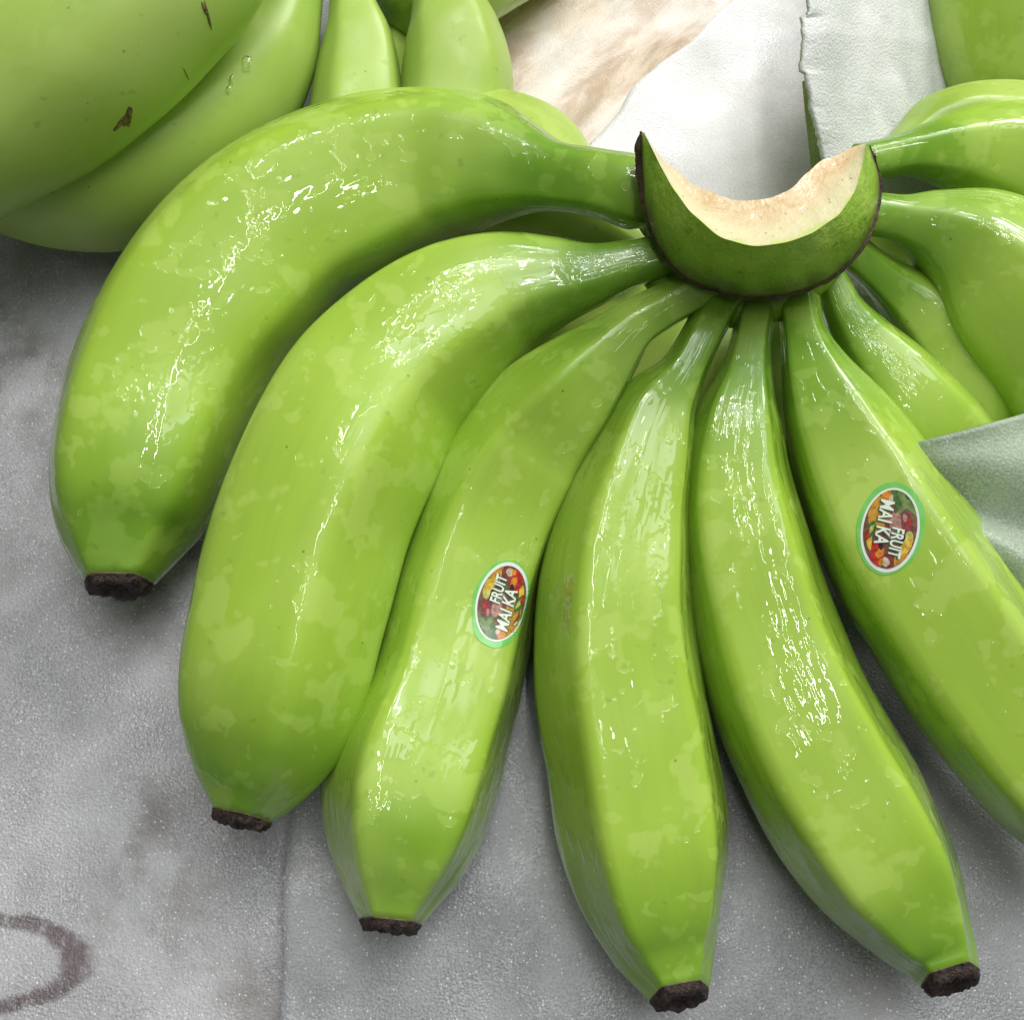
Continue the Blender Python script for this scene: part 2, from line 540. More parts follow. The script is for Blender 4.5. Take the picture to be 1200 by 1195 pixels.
def banana(parent, spec, ridge=24.0, twist=0.0, mat=None, p=13, roundness=0.35, tip=True, label=None, seed=None, flat=1.0):
    """spec: stations (u, v, z, half width in photo pixels); ridge: where the sharp keel lies, degrees from the top towards the outer side"""
    BANANA_N[0] += 1
    seed = seed if seed is not None else BANANA_N[0]
    rnd = random.Random(seed * 77)
    ctl = []
    for (u, v, z, hw) in spec:
        q, dep = P(u, v, z)
        # depth-corrected radius
        ctl.append((q.x, q.y, q.z, hw * dep / FPX))
    S, L = catmull(ctl, NS)
    org = Vector(ORG[parent.name])
    verts, along = [], []
    facet_d = [1 + rnd.uniform(-0.03, 0.03) for _ in range(5)]
    fac0 = [math.radians(ridge + 36 + 72 * k + rnd.uniform(-5, 5)) for k in range(5)]
    # keep the keel itself where asked
    fac0[0] = math.radians(ridge + 36)
    fac0[4] = math.radians(ridge - 36)
    ph = [rnd.uniform(0, 6.28) for _ in range(6)]
    frames = []
    uvv = []
    for i in range(NS):
        c = Vector(S[i, :3])
        a, b = S[max(0, i - 1), :3], S[min(NS - 1, i + 1), :3]
        T = Vector(b - a).normalized()
        N = (CAM - c)
        N = (N - T * N.dot(T)).normalized()
        B = T.cross(N)
        t = i / (NS - 1)
        r0 = S[i, 3]
        tw = math.radians(twist) * (t - 0.5)
        rr = roundness + 0.30 * max(0, 1 - t / 0.22)
        row = []
        for k in range(NA):
            phi = 2 * math.pi * k / NA
            sm = 0.0
            for d_, f_ in zip(facet_d, fac0):
                cs = math.cos(phi - f_ - tw)
                if cs > 0:
                    sm += (cs / d_) ** p
            rp = sm ** (-1.0 / p) / 1.075
            rad = r0 * (rp * (1 - rr) + rr)
            rad *= 1 + 0.008 * math.sin(3.1 * t * 6.28 + ph[0] + phi) + 0.006 * math.sin(5.3 * t * 6.28 + ph[1] - 2 * phi)
            pt = c + (N * math.cos(phi) * flat + B * math.sin(phi)) * rad
            verts.append(pt)
            uvv.append((t * L, phi * 0.018))
            along.append(t)
        frames.append((c, T, N, B, r0))
    faces, uvs = [], []
    for i in range(NS - 1):
        for k in range(NA):
            k2 = (k + 1) % NA
            f = (i * NA + k, i * NA + k2, (i + 1) * NA + k2, (i + 1) * NA + k)
            faces.append(f)
            y0, y1 = k * 2 * math.pi / NA * 0.018, (k + 1) * 2 * math.pi / NA * 0.018
            x0, x1 = uvv[i * NA][0], uvv[(i + 1) * NA][0]
            uvs.append([(x0, y0), (x0, y1), (x1, y1), (x1, y0)])
    # closed ends
    n0 = len(verts)
    verts.append(frames[0][0] - frames[0][1] * 0.002)
    verts.append(frames[-1][0] + frames[-1][1] * 0.0005)
    along += [0, 1]
    for k in range(NA):
        k2 = (k + 1) % NA
        faces.append((n0, k2, k))
        uvs.append([(0, 0)] * 3)
        faces.append((n0 + 1, (NS - 1) * NA + k, (NS - 1) * NA + k2))
        uvs.append([(L, 0)] * 3)
    me = bpy.data.meshes.new('banana')
    me.from_pydata([tuple(v - org) for v in verts], [], faces)
    me.materials.append(mat)
    me.polygons.foreach_set('use_smooth', [True] * len(me.polygons))
    lay = me.uv_layers.new(name='UVMap')
    lay.data.foreach_set('uv', [x for f in uvs for q in f for x in q])
    at = me.attributes.new('along', 'FLOAT', 'POINT')
    at.data.foreach_set('value', along)
    me.update()
    o = bpy.data.objects.new('banana', me)
    col.objects.link(o)
    o.parent = parent
    if label:
        o['label'] = label
    if tip:
        # the withered blossom end: a ragged dark stub with a thin brown rim
        c, T, N, B, r0 = frames[-1]
        tv, tf, mi = [], [], []
        NT_ = 48
        rings = [(-0.0006, 1.012), (0.0001, 1.022), (0.0005, 0.985), (0.0013, 0.95), (0.0021, 0.88), (0.0020, 0.62), (0.0009, 0.36), (0.0012, 0.14)]
        for q, (dz, rs) in enumerate(rings):
            for k in range(NT_):
                phi = 2 * math.pi * k / NT_
                sm = 0.0
                for d_, f_ in zip(facet_d, fac0):
                    cs = math.cos(phi - f_ - math.radians(twist) * 0.5)
                    if cs > 0:
                        sm += (cs / d_) ** p
                rp = sm ** (-1.0 / p) / 1.075
                rad = r0 * (rp * (1 - roundness) + roundness) * rs
                j = 0
                if q >= 2:
                    jj = Vector((math.cos(phi) * 2.2, math.sin(phi) * 2.2, q * 2.3 + seed * 5))
                    j = noise.noise(jj) * 0.0009 + noise.noise(jj * 3.3) * 0.0006
                    rad *= 1 + 0.10 * noise.noise(jj * 2.1)
                tv.append(c + T * (dz + j) + (N * math.cos(phi) * flat + B * math.sin(phi)) * rad)
            if q:
                for k in range(NT_):
                    k2 = (k + 1) % NT_
                    tf.append(((q - 1) * NT_ + k, (q - 1) * NT_ + k2, q * NT_ + k2, q * NT_ + k))
                    mi.append(0 if q >= 2 else 1)
        n1 = len(tv)
        tv.append(c + T * 0.0018)
        q = len(rings) - 1
        for k in range(NT_):
            tf.append((q * NT_ + k, q * NT_ + (k + 1) % NT_, n1))
            mi.append(0)
        mesh_obj('blossom_end', tv, tf, None, o, origin=org, smooth=True, mats=[M_tip, M_tiprim], midx=mi)
    bv = BVHTree.FromPolygons([tuple(v) for v in verts], faces)
    return o, bv


MB = [banana_mat('banana_skin_wet_%d' % k, k * 1.9 + 0.6) for k in range(6)]
MD = [banana_mat('banana_skin_dry_%d' % k, k * 2.7 + 9.1, wet=0.12, skin=(0.37, 0.53, 0.10), pale=(0.48, 0.62, 0.18), deep=(0.25, 0.42, 0.055)) for k in range(3)]
MU = banana_mat('banana_skin_under', 31.7, wet=0.35, skin=(0.40, 0.55, 0.10), pale=(0.50, 0.64, 0.18), deep=(0.24, 0.40, 0.04))

hand_o = P(880, 300, 0.0)[0]
hand = thing('banana_hand', 'large wet green banana hand fanned out around a pale cut crown', 'bananas', hand_o, 'hands of green bananas')
ORG[hand.name] = hand_o

b1, v1 = banana(hand, [(776, 240, .064, 30), (752, 228, .065, 42), (700, 214, .064, 39), (645, 206, .061, 40), (605, 198, .058, 56), (560, 192, .054, 76), (508, 193, .050, 88), (437, 212, .046, 101), (340, 262, .041, 111), (255, 345, .036, 116), (198, 442, .032, 111), (163, 545, .029, 102), (148, 612, .027, 84), (142, 655, .027, 58), (139, 683, .0272, 38)],
            ridge=46, mat=MB[0], twist=10)
b2, v2 = banana(hand, [(815, 288, .064, 30), (788, 297, .064, 27), (735, 309, .063, 28), (690, 322, .061, 39), (648, 329, .058, 55), (590, 343, .054, 77), (517, 382, .050, 95), (450, 445, .046, 105), (398, 530, .045, 111), (364, 612, .042, 112), (338, 712, .038, 112), (319, 805, .034, 107), (304, 875, .031, 89), (292, 925, .030, 62), (283, 956, .0303, 35)],
            ridge=60, mat=MB[1], twist=10)
b3, v3 = banana(hand, [(838, 324, .062, 30), (812, 340, .062, 26), (775, 362, .061, 25), (742, 383, .060, 29), (712, 414, .057, 41), (675, 455, .053, 58), (621, 520, .042, 75), (576, 600, .0335, 82), (546, 695, .028, 85), (520, 800, .0255, 88), (487, 900, .0245, 96), (474, 970, .0243, 88), (466, 1020, .0244, 69), (461, 1055, .0247, 48), (458, 1079, .0251, 33)],
            ridge=27, mat=MB[2], twist=14, roundness=0.04, p=24)
b4, v4 = banana(hand, [(858, 332, .060, 29), (845, 352, .060, 24), (822, 395, .060, 23), (801, 435, .058, 27), (772, 480, .055, 46), (753, 540, .051, 61), (735, 610, .046, 75), (723, 700, .041, 86), (729, 800, .035, 93), (745, 900, .030, 96), (757, 980, .027, 95), (768, 1050, .025, 82), (780, 1105, .024, 62), (791, 1143, .025, 43), (796, 1162, .0262, 33)],
            ridge=27, mat=MB[3], twist=0, roundness=0.04, p=24)
b5, v5 = banana(hand, [(892, 328, .059, 30), (888, 350, .058, 24), (880, 400, .058, 23), (874, 440, .056, 31), (866, 490, .053, 48), (864, 560, .048, 62), (874, 640, .043, 73), (894, 720, .038, 80), (921, 800, .034, 86), (958, 880, .030, 91), (1003, 960, .027, 92), (1047, 1030, .025, 82), (1081, 1085, .025, 60), (1104, 1122, .026, 42), (1114, 1143, .0275, 33)],
            ridge=33, mat=MB[4], twist=-6, roundness=0.04, p=24)
b6, v6 = banana(hand, [(925, 322, .059, 30), (933, 345, .058, 25), (941, 390, .058, 26), (953, 430, .056, 38), (974, 480, .053, 56), (1005, 545, .049, 73), (1048, 625, .045, 86), (1096, 705, .041, 91), (1150, 785, .037, 93), (1205, 860, .033, 92), (1260, 930, .030, 85), (1305, 990, .028, 60), (1325, 1020, .027, 36)],
            ridge=34, mat=MB[5], twist=-10, roundness=0.04, p=24)
b7, v7 = banana(hand, [(953, 308, .056, 26), (972, 328, .055, 21), (988, 360, .053, 23), (1012, 398, .049, 34), (1045, 440, .045, 48), (1085, 490, .040, 57), (1130, 545, .032, 58), (1180, 605, .025, 56), (1230, 665, .021, 52), (1270, 715, .019, 40), (1285, 735, .018, 28)],
            ridge=24, mat=MB[1], seed=71)
b8, v8 = banana(hand, [(982, 282, .056, 27), (1005, 300, .054, 22), (1038, 328, .050, 25), (1075, 358, .045, 41), (1115, 400, .040, 55), (1155, 448, .036, 62), (1205, 505, .029, 62), (1255, 570, .023, 60), (1300, 635, .020, 46), (1315, 660, .019, 30)],
            ridge=-36, mat=MB[2], seed=72)
b9, v9 = banana(hand, [(1000, 250, .062, 24), (1026, 252, .062, 25), (1058, 257, .061, 27), (1092, 266, .059, 42), (1128, 286, .056, 67), (1168, 322, .052, 88), (1222, 385, .047, 98), (1275, 460, .042, 98), (1320, 545, .037, 90), (1350, 610, .034, 62), (1360, 635, .034, 36)],
            ridge=-30, mat=MB[0], seed=73)
b10, v10 = banana(hand, [(1005, 192, .064, 23), (1030, 187, .064, 23), (1060, 181, .063, 24), (1092, 178, .060, 33), (1130, 178, .056, 47), (1180, 184, .052, 62), (1250, 205, .047, 74), (1330, 240, .042, 76), (1410, 290, .037, 60), (1440, 312, .036, 34)],
             ridge=-40, mat=MB[3], seed=74)
# the second row underneath, seen through the gaps
banana(hand, [(1040, 190, .046, 20), (1070, 170, .045, 28), (1100, 155, .044, 42), (1145, 147, .043, 48), (1210, 158, .042, 56), (1290, 185, .038, 64), (1370, 220, .028, 58), (1420, 260, .027, 32)], ridge=40, mat=MU, seed=75)
banana(hand, [(760, 300, .046, 18), (715, 275, .044, 24), (670, 245, .041, 50), (615, 213, .037, 84), (560, 205, .033, 88), (500, 215, .030, 66), (475, 222, .029, 34)], ridge=30, mat=MU, seed=76, tip=False)
banana(hand, [(800, 320, .0360, 18), (760, 345, .0350, 22), (715, 372, .0310, 36), (670, 412, .0260, 50), (630, 455, .0210, 54), (600, 495, .0170, 40), (590, 510, .0160, 26)], ridge=10, mat=MU, seed=77, tip=False)
banana(hand, [(838, 345, .0340, 18), (805, 385, .0330, 23), (772, 425, .0300, 34), (742, 465, .0250, 48), (700, 530, .0200, 68), (675, 590, .0160, 60), (660, 640, .0140, 44), (655, 665, .0140, 28)], ridge=-10, mat=MU, seed=78, tip=False)
banana(hand, [(868, 345, .0340, 18), (852, 390, .0330, 24), (838, 430, .0300, 34), (822, 490, .0250, 50), (805, 570, .0200, 64), (798, 630, .0160, 52), (798, 680, .0140, 40), (800, 700, .0140, 28)], ridge=-20, mat=MU, seed=79, tip=False)
banana(hand, [(905, 345, .0340, 18), (912, 390, .0330, 24), (915, 440, .0290, 38), (925, 510, .0240, 54), (935, 570, .0190, 56), (950, 630, .0160, 44), (958, 655, .0150, 28)], ridge=-20, mat=MU, seed=80, tip=False)
banana(hand, [(990, 280, .0280, 18), (1025, 295, .0260, 20), (1060, 316, .0220, 26), (1100, 345, .0180, 36), (1150, 390, .0160, 48), (1210, 450, .0140, 54), (1270, 520, .0130, 46), (1300, 560, .0130, 30)], ridge=-20, mat=MU, seed=81, tip=False)

# ------------------------------------------------------------------ crown
M_crown = None


def crown_mats():
    s = NT('crown_skin')
    tc = s.t.nodes.new('ShaderNodeTexCoord').outputs['Object']
    at = s.t.nodes.new('ShaderNodeAttribute')
    at.attribute_name = 'low'
    low = at.outputs['Fac']
    n1 = s.noise(tc, 90, 5, 0.65, 0.4)
    c = s.mix(s.ramp(n1, 0.35, 0.7), (0.24, 0.43, 0.035), (0.35, 0.52, 0.07))
    lw = s.math('ADD', low, s.math('MULTIPLY', s.math('SUBTRACT', n1, 0.5), 0.9))
    c = s.mix(s.ramp(lw, 0.45, 1.0, 0, 0.85), c, (0.10, 0.085, 0.035))
    c = s.mix(s.ramp(s.noise(tc, 420, 3, 0.6), 0.60, 0.72, 0, 0.5), c, (0.06, 0.06, 0.02))
    s.link(c, s.b.inputs['Base Color'])
    s.b.inputs['Roughness'].default_value = 0.42
    s.link(s.bump(s.noise(tc, 320, 4, 0.6), 0.8, 0.0010), s.b.inputs['Normal'])
    s.b.inputs['Coat Weight'].default_value = 0.35
    s.b.inputs['Coat Roughness'].default_value = 0.15
    f = NT('crown_cut_flesh')
    tc = f.t.nodes.new('ShaderNodeTexCoord').outputs['Object']
    at = f.t.nodes.new('ShaderNodeAttribute')
    at.attribute_name = 'low'
    low = at.outputs['Fac']
    n1 = f.noise(tc, 130, 5, 0.65, 0.6)
    c = f.mix(f.ramp(n1, 0.35, 0.68), (0.74, 0.61, 0.37), (0.62, 0.44, 0.22))
    lw = f.math('ADD', low, f.math('MULTIPLY', f.math('SUBTRACT', n1, 0.5), 0.5))
    c = f.mix(f.ramp(lw, 0.42, 0.80, 0, 0.9), c, (0.74, 0.70, 0.42))
    c = f.mix(f.ramp(lw, 0.90, 1.02, 0, 0.85), c, (0.56, 0.66, 0.20))
    vv = f.voro(tc, 620)
    por = f.math('MULTIPLY', f.ramp(vv.outputs['Distance'], 0.12, 0.24, 1, 0), f.ramp(f.sep(vv.outputs['Color'])[0], 0.55, 0.65))
    c = f.mix(f.math('MULTIPLY', por, f.ramp(low, 0.5, 0.75, 0.10, 0.45)), c, (0.34, 0.25, 0.10))
    f.link(c, f.b.inputs['Base Color'])
    f.b.inputs['Roughness'].default_value = 0.38
    h = f.math('ADD', f.noise(tc, 420, 4, 0.65), f.math('MULTIPLY', por, -0.3))
    f.link(f.bump(h, 0.8, 0.0005), f.b.inputs['Normal'])
    f.b.inputs['Coat Weight'].default_value = 0.45
    f.b.inputs['Coat Roughness'].default_value = 0.10
    f.link(f.bump(f.noise(tc, 400, 2, 0.6), 1.0, 0.0004), f.b.inputs['Coat Normal'])
    return s.m, f.m


M_crown, M_flesh = crown_mats()
M_rim = simple_mat('crown_dark_rim', (0.035, 0.014, 0.010), 0.6, 500, (0.095, 0.050, 0.025), 0.0006)

# station lists (u, v) from the left horn to the right horn
C_in = [(754, 153), (764, 170), (780, 189), (800, 206), (825, 222), (850, 232), (878, 235), (905, 231), (928, 220), (944, 205), (962, 189), (982, 181), (1004, 171), (1014, 169)]
C_cut = [(755, 156), (770, 186), (786, 216), (808, 247), (830, 267), (852, 280), (882, 288), (910, 286), (938, 279), (962, 267), (985, 248), (1002, 222), (1010, 196), (1015, 171)]
C_rim = [(751, 154), (752, 205), (757, 252), (772, 290), (793, 317), (818, 335), (860, 347), (895, 349), (935, 343), (970, 328), (1003, 300), (1024, 262), (1031, 214), (1019, 171)]


def line3(uv, z, n):
    pts = [np.array((*P(u, v, zz)[0],)) for (u, v), zz in zip(uv, z)]
    S, _ = catmull(pts, n)
    return [Vector(x) for x in S]


NC = 150
k14 = np.linspace(0, 1, 14)
L_in = line3(C_in, [.086 + .002 * math.sin(3.14 * t) for t in k14], NC)
L_cut = line3(C_cut, [.089 + .003 * math.sin(3.14 * t) for t in k14], NC)
L_rim = line3(C_rim, [.084 - .016 * math.sin(3.14 * t) ** 0.7 for t in k14], NC)
# jagged cut line
for i in range(NC):
    t = i / (NC - 1)
    w = min(1, 6 * min(t, 1 - t))
    L_cut[i] = L_cut[i] + Vector((0, 1, 0)) * (0.0006 * noise.noise(Vector((t * 14, 3, 0)))) * w
    L_in[i] = L_in[i] + Vector((0.3, 1, 0)) * (0.0005 * noise.noise(Vector((t * 12, 8, 0))) + 0.0002 * noise.noise(Vector((t * 45, 5, 0)))) * w
    L_rim[i] = L_rim[i] + Vector((0, 1, 0.4)) * (0.0007 * noise.noise(Vector((t * 11, 1, 4))) + 0.0003 * noise.noise(Vector((t * 40, 1, 4)))) * w
cen = P(885, 200, .07)[0]


def loft(rows, name, mat, parent, lows, thick=None):
    verts, low = [], []
    for r, lo in zip(rows, lows):
        verts += r
        low += [lo] * len(r)
    n = len(rows[0])
    faces = []
    for j in range(len(rows) - 1):
        for i in range(n - 1):
            faces.append((j * n + i, (j + 1) * n + i, (j + 1) * n + i + 1, j * n + i + 1))
    o = mesh_obj(name, verts, faces, mat, parent, origin=hand_o)
    at = o.data.attributes.new('low', 'FLOAT', 'POINT')
    at.data.foreach_set('value', low)
    return o


def between(A, B, ts, bulge):
    rows = []
    for t in ts:
        row = []
        for i, (a, b) in enumerate(zip(A, B)):
            e = i / (NC - 1)
            w = min(1, 5 * min(e, 1 - e))
            p = a.lerp(b, t)
            out = Vector((p.x - cen.x, p.y - cen.y, 0))
            out = out.normalized() if out.length > 1e-6 else Vector((0, -1, 0))
            d = out * 0.7 + Vector((0, 0, 0.7))
            p = p + d * (bulge * math.sin(math.pi * t) * w) + Vector((0, 0, 1)) * (0.0005 * noise.noise(p * 160) * w * math.sin(math.pi * t))
            row.append(p)
        rows.append(row)
    return rows


ts = np.linspace(0, 1, 12)
skin_rows = between(L_cut, L_rim, ts, 0.0020)
# underside, back to the inner wall
under = []
for t, dz in ((0.25, -0.006), (0.6, -0.016), (1.0, -0.030)):
    under.append([r.lerp(a, t) + Vector((0, 0, dz)) for r, a in zip(L_rim, L_in)])
inner = [[a + Vector((0, 0, -0.014)) for a in L_in], [a + Vector((0, 0, -0.0008)) for a in L_in]]
crown = loft(skin_rows + under + inner, 'crown', M_crown, hand, list(ts) + [1, 1, 1, .6, .2])
crown['label'] = 'crescent-shaped green crown with its top sliced off'
cut_rows = between(L_in, L_cut, ts, -0.0016)
cs = loft(cut_rows, 'cut_surface', M_flesh, crown, list(ts))
cs['label'] = 'pale tan freshly cut flesh on top of the crown'
# dark rim: a thin irregular bead along the lower edge, wide on the left horn
rv, rf = [], []
NR = 10
for i in range(NC):
    t = i / (NC - 1)
    c = L_rim[i]
    T = (L_rim[min(NC - 1, i + 1)] - L_rim[max(0, i - 1)]).normalized()
    N = (CAM - c)
    N = (N - T * N.dot(T)).normalized()
    B = T.cross(N)
    rad = 0.00048 * (1 + 0.8 * noise.noise(Vector((t * 30, 0, 7))) + 0.5 * noise.noise(Vector((t * 90, 0, 3)))) + 0.0013 * max(0, 1 - t / 0.20) * min(1, t / 0.03)
    if t > 0.985 or t < 0.01:
        rad *= 0.5
    for k in range(NR):
        a = 2 * math.pi * k / NR
        rv.append(c + (N * math.cos(a) * 0.8 + B * math.sin(a)) * rad)
for i in range(NC - 1):
    for k in range(NR):
        rf.append((i * NR + k, i * NR + (k + 1) % NR, (i + 1) * NR + (k + 1) % NR, (i + 1) * NR + k))
mesh_obj('dark_rim', rv, rf, M_rim, crown, origin=hand_o)
# the collar in which the necks join under the rim
kv, kf = [], []
NK = 20
NC0, NC1 = 26, NC - 16
for i in range(NC0, NC1):
    t = i / (NC - 1)
    c = L_rim[i].lerp(L_in[i], 0.36) + Vector((0, 0, -0.0185))
    T = (L_rim[min(NC - 1, i + 1)] - L_rim[max(0, i - 1)]).normalized()
    N = Vector((0, 0, 1))
    N = (N - T * N.dot(T)).normalized()
    B = T.cross(N)
    rad = 0.0046 * min(1, 0.25 + 5 * min(t, 1 - t)) * (1 + 0.07 * noise.noise(Vector((t * 12, 2, 2))))
    for k in range(NK):
        a = 2 * math.pi * k / NK
        kv.append(c + (N * math.cos(a) * 1.1 + B * math.sin(a)) * rad)
NKC = NC1 - NC0
for i in range(NKC - 1):
    for k in range(NK):
        kf.append((i * NK + k, (i + 1) * NK + k, (i + 1) * NK + (k + 1) % NK, i * NK + (k + 1) % NK))
kf.append(tuple(range(NK)))
kf.append(tuple((NKC - 1) * NK + k for k in range(NK)))
M_collar = simple_mat('collar_skin', (0.17, 0.34, 0.016), 0.4, 120, (0.24, 0.42, 0.03), 0.0002, coat=0.4)
mesh_obj('collar', kv, kf, M_collar, crown, origin=hand_o)

# ------------------------------------------------------------------ the hand lying behind on the left
h2o = P(420, -120, 0.0)[0]
hand2 = thing('banana_hand', 'pale dry banana hand with a brown scar, lying behind the large hand', 'bananas', h2o, 'hands of green bananas')
ORG[hand2.name] = h2o
bA, vA = banana(hand2, [(330, -190, .0790, 28), (300, -150, .0790, 40), (262, -100, .0790, 72), (222, -52, .0770, 94), (160, 8, .0730, 104), (85, 70, .0670, 108), (0, 128, .0610, 105), (-85, 180, .0550, 95), (-160, 215, .0510, 62), (-190, 225, .0500, 36)], ridge=70, mat=MD[0], seed=91, roundness=0.92)
bB, vB = banana(hand2, [(365, -150, .052, 26), (352, -60, .050, 32), (336, 0, .047, 42), (312, 50, .043, 64), (265, 108, .038, 86), (200, 155, .034, 99), (130, 188, .031, 102), (50, 190, .029, 95), (-30, 165, .028, 76), (-70, 145, .028, 40)], ridge=60, mat=MD[1], seed=92, roundness=0.8)
banana(hand2, [(410, -150, .052, 25), (410, -50, .050, 22), (413, 0, .046, 27), (420, 45, .042, 41), (421, 100, .037, 52), (415, 180, .032, 57), (400, 260, .028, 56), (385, 330, .026, 40), (380, 350, .026, 26)], ridge=30, mat=MD[2], seed=93, roundness=0.4)
banana(hand2, [(500, -150, .054, 28), (508, -70, .052, 26), (519, -15, .049, 36), (530, 30, .045, 54), (535, 80, .040, 64), (535, 130, .035, 67), (530, 200, .030, 64), (522, 260, .027, 42), (520, 280, .026, 28)], ridge=35, mat=MD[0], seed=94, roundness=0.4)
banana(hand2, [(450, -150, .028, 24), (460, -40, .026, 27), (463, 20, .024, 29), (464, 80, .022, 34), (462, 150, .027, 44), (458, 220, .025, 40), (455, 260, .025, 26)], ridge=0, mat=MD[1], seed=95, tip=False)
banana(hand2, [(330, -210, .080, 26), (230, -190, .080, 50), (140, -150, .078, 78), (50, -108, .072, 86), (-40, -60, .064, 88), (-110, -20, .058, 80), (-170, 10, .055, 40)], ridge=50, mat=MD[2], seed=96, tip=False)
banana(hand2, [(430, -60, .040, 34), (500, -10, .036, 52), (560, -38, .033, 57), (640, -92, .031, 56), (700, -150, .030, 40), (720, -170, .030, 26)], ridge=10, mat=MB[5], seed=97, tip=False)
# its crown, a lump of stalk joining the necks above the frame
cv, cf = [], []
NR2, NS2 = 24, 16
ctr = P(410, -170, .062)[0]
for j in range(NS2 + 1):
    th = math.pi * j / NS2
    for i in range(NR2):
        ph_ = 2 * math.pi * i / NR2
        d = Vector((0.030 * math.sin(th) * math.cos(ph_), 0.012 * math.sin(th) * math.sin(ph_), 0.016 * math.cos(th)))
        d *= 1 + 0.12 * noise.noise(d * 90)
        cv.append(ctr + d)
for j in range(NS2):
    for i in range(NR2):
        cf.append((j * NR2 + i, (j + 1) * NR2 + i, (j + 1) * NR2 + (i + 1) % NR2, j * NR2 + (i + 1) % NR2))
mesh_obj('crown', cv, cf, M_collar, hand2, origin=h2o)

# ------------------------------------------------------------------ the hand behind on the right
h3o = P(1190, -60, 0.0)[0]
hand3 = thing('banana_hand', 'bright green banana behind the torn foam sheet', 'bananas', h3o, 'hands of green bananas')
ORG[hand3.name] = h3o
banana(hand3, [(1120, -330, .060, 30), (1140, -260, .060, 50), (1165, -170, .050, 95), (1178, -80, .045, 112), (1184, 0, .040, 111), (1190, 60, .034, 104), (1200, 110, .028, 90), (1212, 150, .024, 60), (1218, 165, .023, 36)], ridge=-30, mat=MB[2], seed=98, roundness=0.5)

# ------------------------------------------------------------------ scars on the scarred banana
M_scar = simple_mat('bark_scar', (0.09, 0.055, 0.02), 0.75, 900, (0.26, 0.22, 0.06), 0.0008)



def drape(bvh, outline, lift, dome, parent, name, mat, na=28, nr=6, seed=0, org=None):
    """a small raised mark on a finger: outline = centre u, v, half axes in pixels, angle"""
    u, v, ra, rb, ang = outline
    vs, fs = [], []
    ca, sa = math.cos(math.radians(ang)), math.sin(math.radians(ang))
    for j in range(nr + 1):
        k = j / nr
        for i in range(na):
            t = 2 * math.pi * i / na
            w = 1 + 0.35 * noise.noise(Vector((math.cos(t) * 1.3, math.sin(t) * 1.3, seed)))
            x, y = ra * k * w * math.cos(t), rb * k * w * math.sin(t)
            h, n, _, _ = bvh.ray_cast(CAM, ray(u + x * ca - y * sa, v + x * sa + y * ca).normalized())
            if n.dot(CAM - h) < 0:
                n = -n
            vs.append(h + n * (lift + dome * (1 - k * k)))
    for j in range(nr):
        for i in range(na):
            fs.append((j * na + i, (j + 1) * na + i, (j + 1) * na + (i + 1) % na, j * na + (i + 1) % na))
    return mesh_obj(name, vs, fs, mat, parent, origin=org)


for q, ol in enumerate([(151, 136, 4.5, 11, 8), (141, 145, 3, 12, 42), (146, 142, 4, 6, 0), (244, 20, 1.8, 17, -14), (239, 10, 1.6, 9, -18), (218, 87, 0.6, 8, -25)]):
    drape(vA, ol, 0.00004, 0.00025, bA, 'scar', M_scar, seed=q, org=h2o)
s_ = NT('water')
s_.b.inputs['Base Color'].default_value = (1, 1, 1, 1)
s_.b.inputs['Roughness'].default_value = 0.02
s_.b.inputs['IOR'].default_value = 1.33
s_.b.inputs['Transmission Weight'].default_value = 1.0
M_water = s_.m
for q, ol in enumerate([(289, 76, 7, 12, 5), (271, 96, 3.5, 8, 8), (268, 106, 5, 5, 0)]):
    drape(vB, ol, -0.00002, 0.0007, bB, 'water_droplet', M_water, seed=q + 20, org=h2o)

# ------------------------------------------------------------------ stickers
M_sg = simple_mat('sticker_green_border', (0.16, 0.56, 0.10), 0.25, 300, (0.22, 0.64, 0.16), None, coat=0.6)
M_sw = simple_mat('sticker_white', (0.82, 0.86, 0.80), 0.25, coat=0.6)
PAL = {'base': (0.22, 0.12, 0.07), 'ochre': (0.62, 0.33, 0.04), 'orange': (0.80, 0.30, 0.03), 'red': (0.58, 0.04, 0.03), 'pink': (0.55, 0.30, 0.25), 'lime': (0.62, 0.66, 0.16),
       'yellow': (0.82, 0.56, 0.06), 'green': (0.07, 0.20, 0.04), 'herb': (0.22, 0.32, 0.10), 'dark': (0.05, 0.02, 0.025), 'plum': (0.27, 0.06, 0.06), 'cream': (0.75, 0.62, 0.42)}
PM = {k: simple_mat('sticker_print_' + k, v, 0.25, 900, tuple(x * 0.55 for x in v), None, coat=0.6) for k, v in PAL.items()}
M_sl = simple_mat('sticker_letter', (0.80, 0.88, 0.76), 0.25, coat=0.6)
M_sd = simple_mat('sticker_letter_shadow', (0.05, 0.15, 0.05), 0.3, coat=0.6)


def text_mesh(txt, size, offset):
    c = bpy.data.curves.new('t', 'FONT')
    c.body = txt
    c.size = size
    c.offset = offset
    c.resolution_u = 3
    c.space_character = 1.02
    o = bpy.data.objects.new('t', c)
    col.objects.link(o)
    bpy.context.view_layer.update()
    dg = bpy.context.evaluated_depsgraph_get()
    me = o.evaluated_get(dg).to_mesh()
    vs = [v.co.copy() for v in me.vertices]
    fs = [tuple(p.vertices) for p in me.polygons]
    o.evaluated_get(dg).to_mesh_clear()
    bpy.data.objects.remove(o)
    bpy.data.curves.remove(c)
    return vs, fs


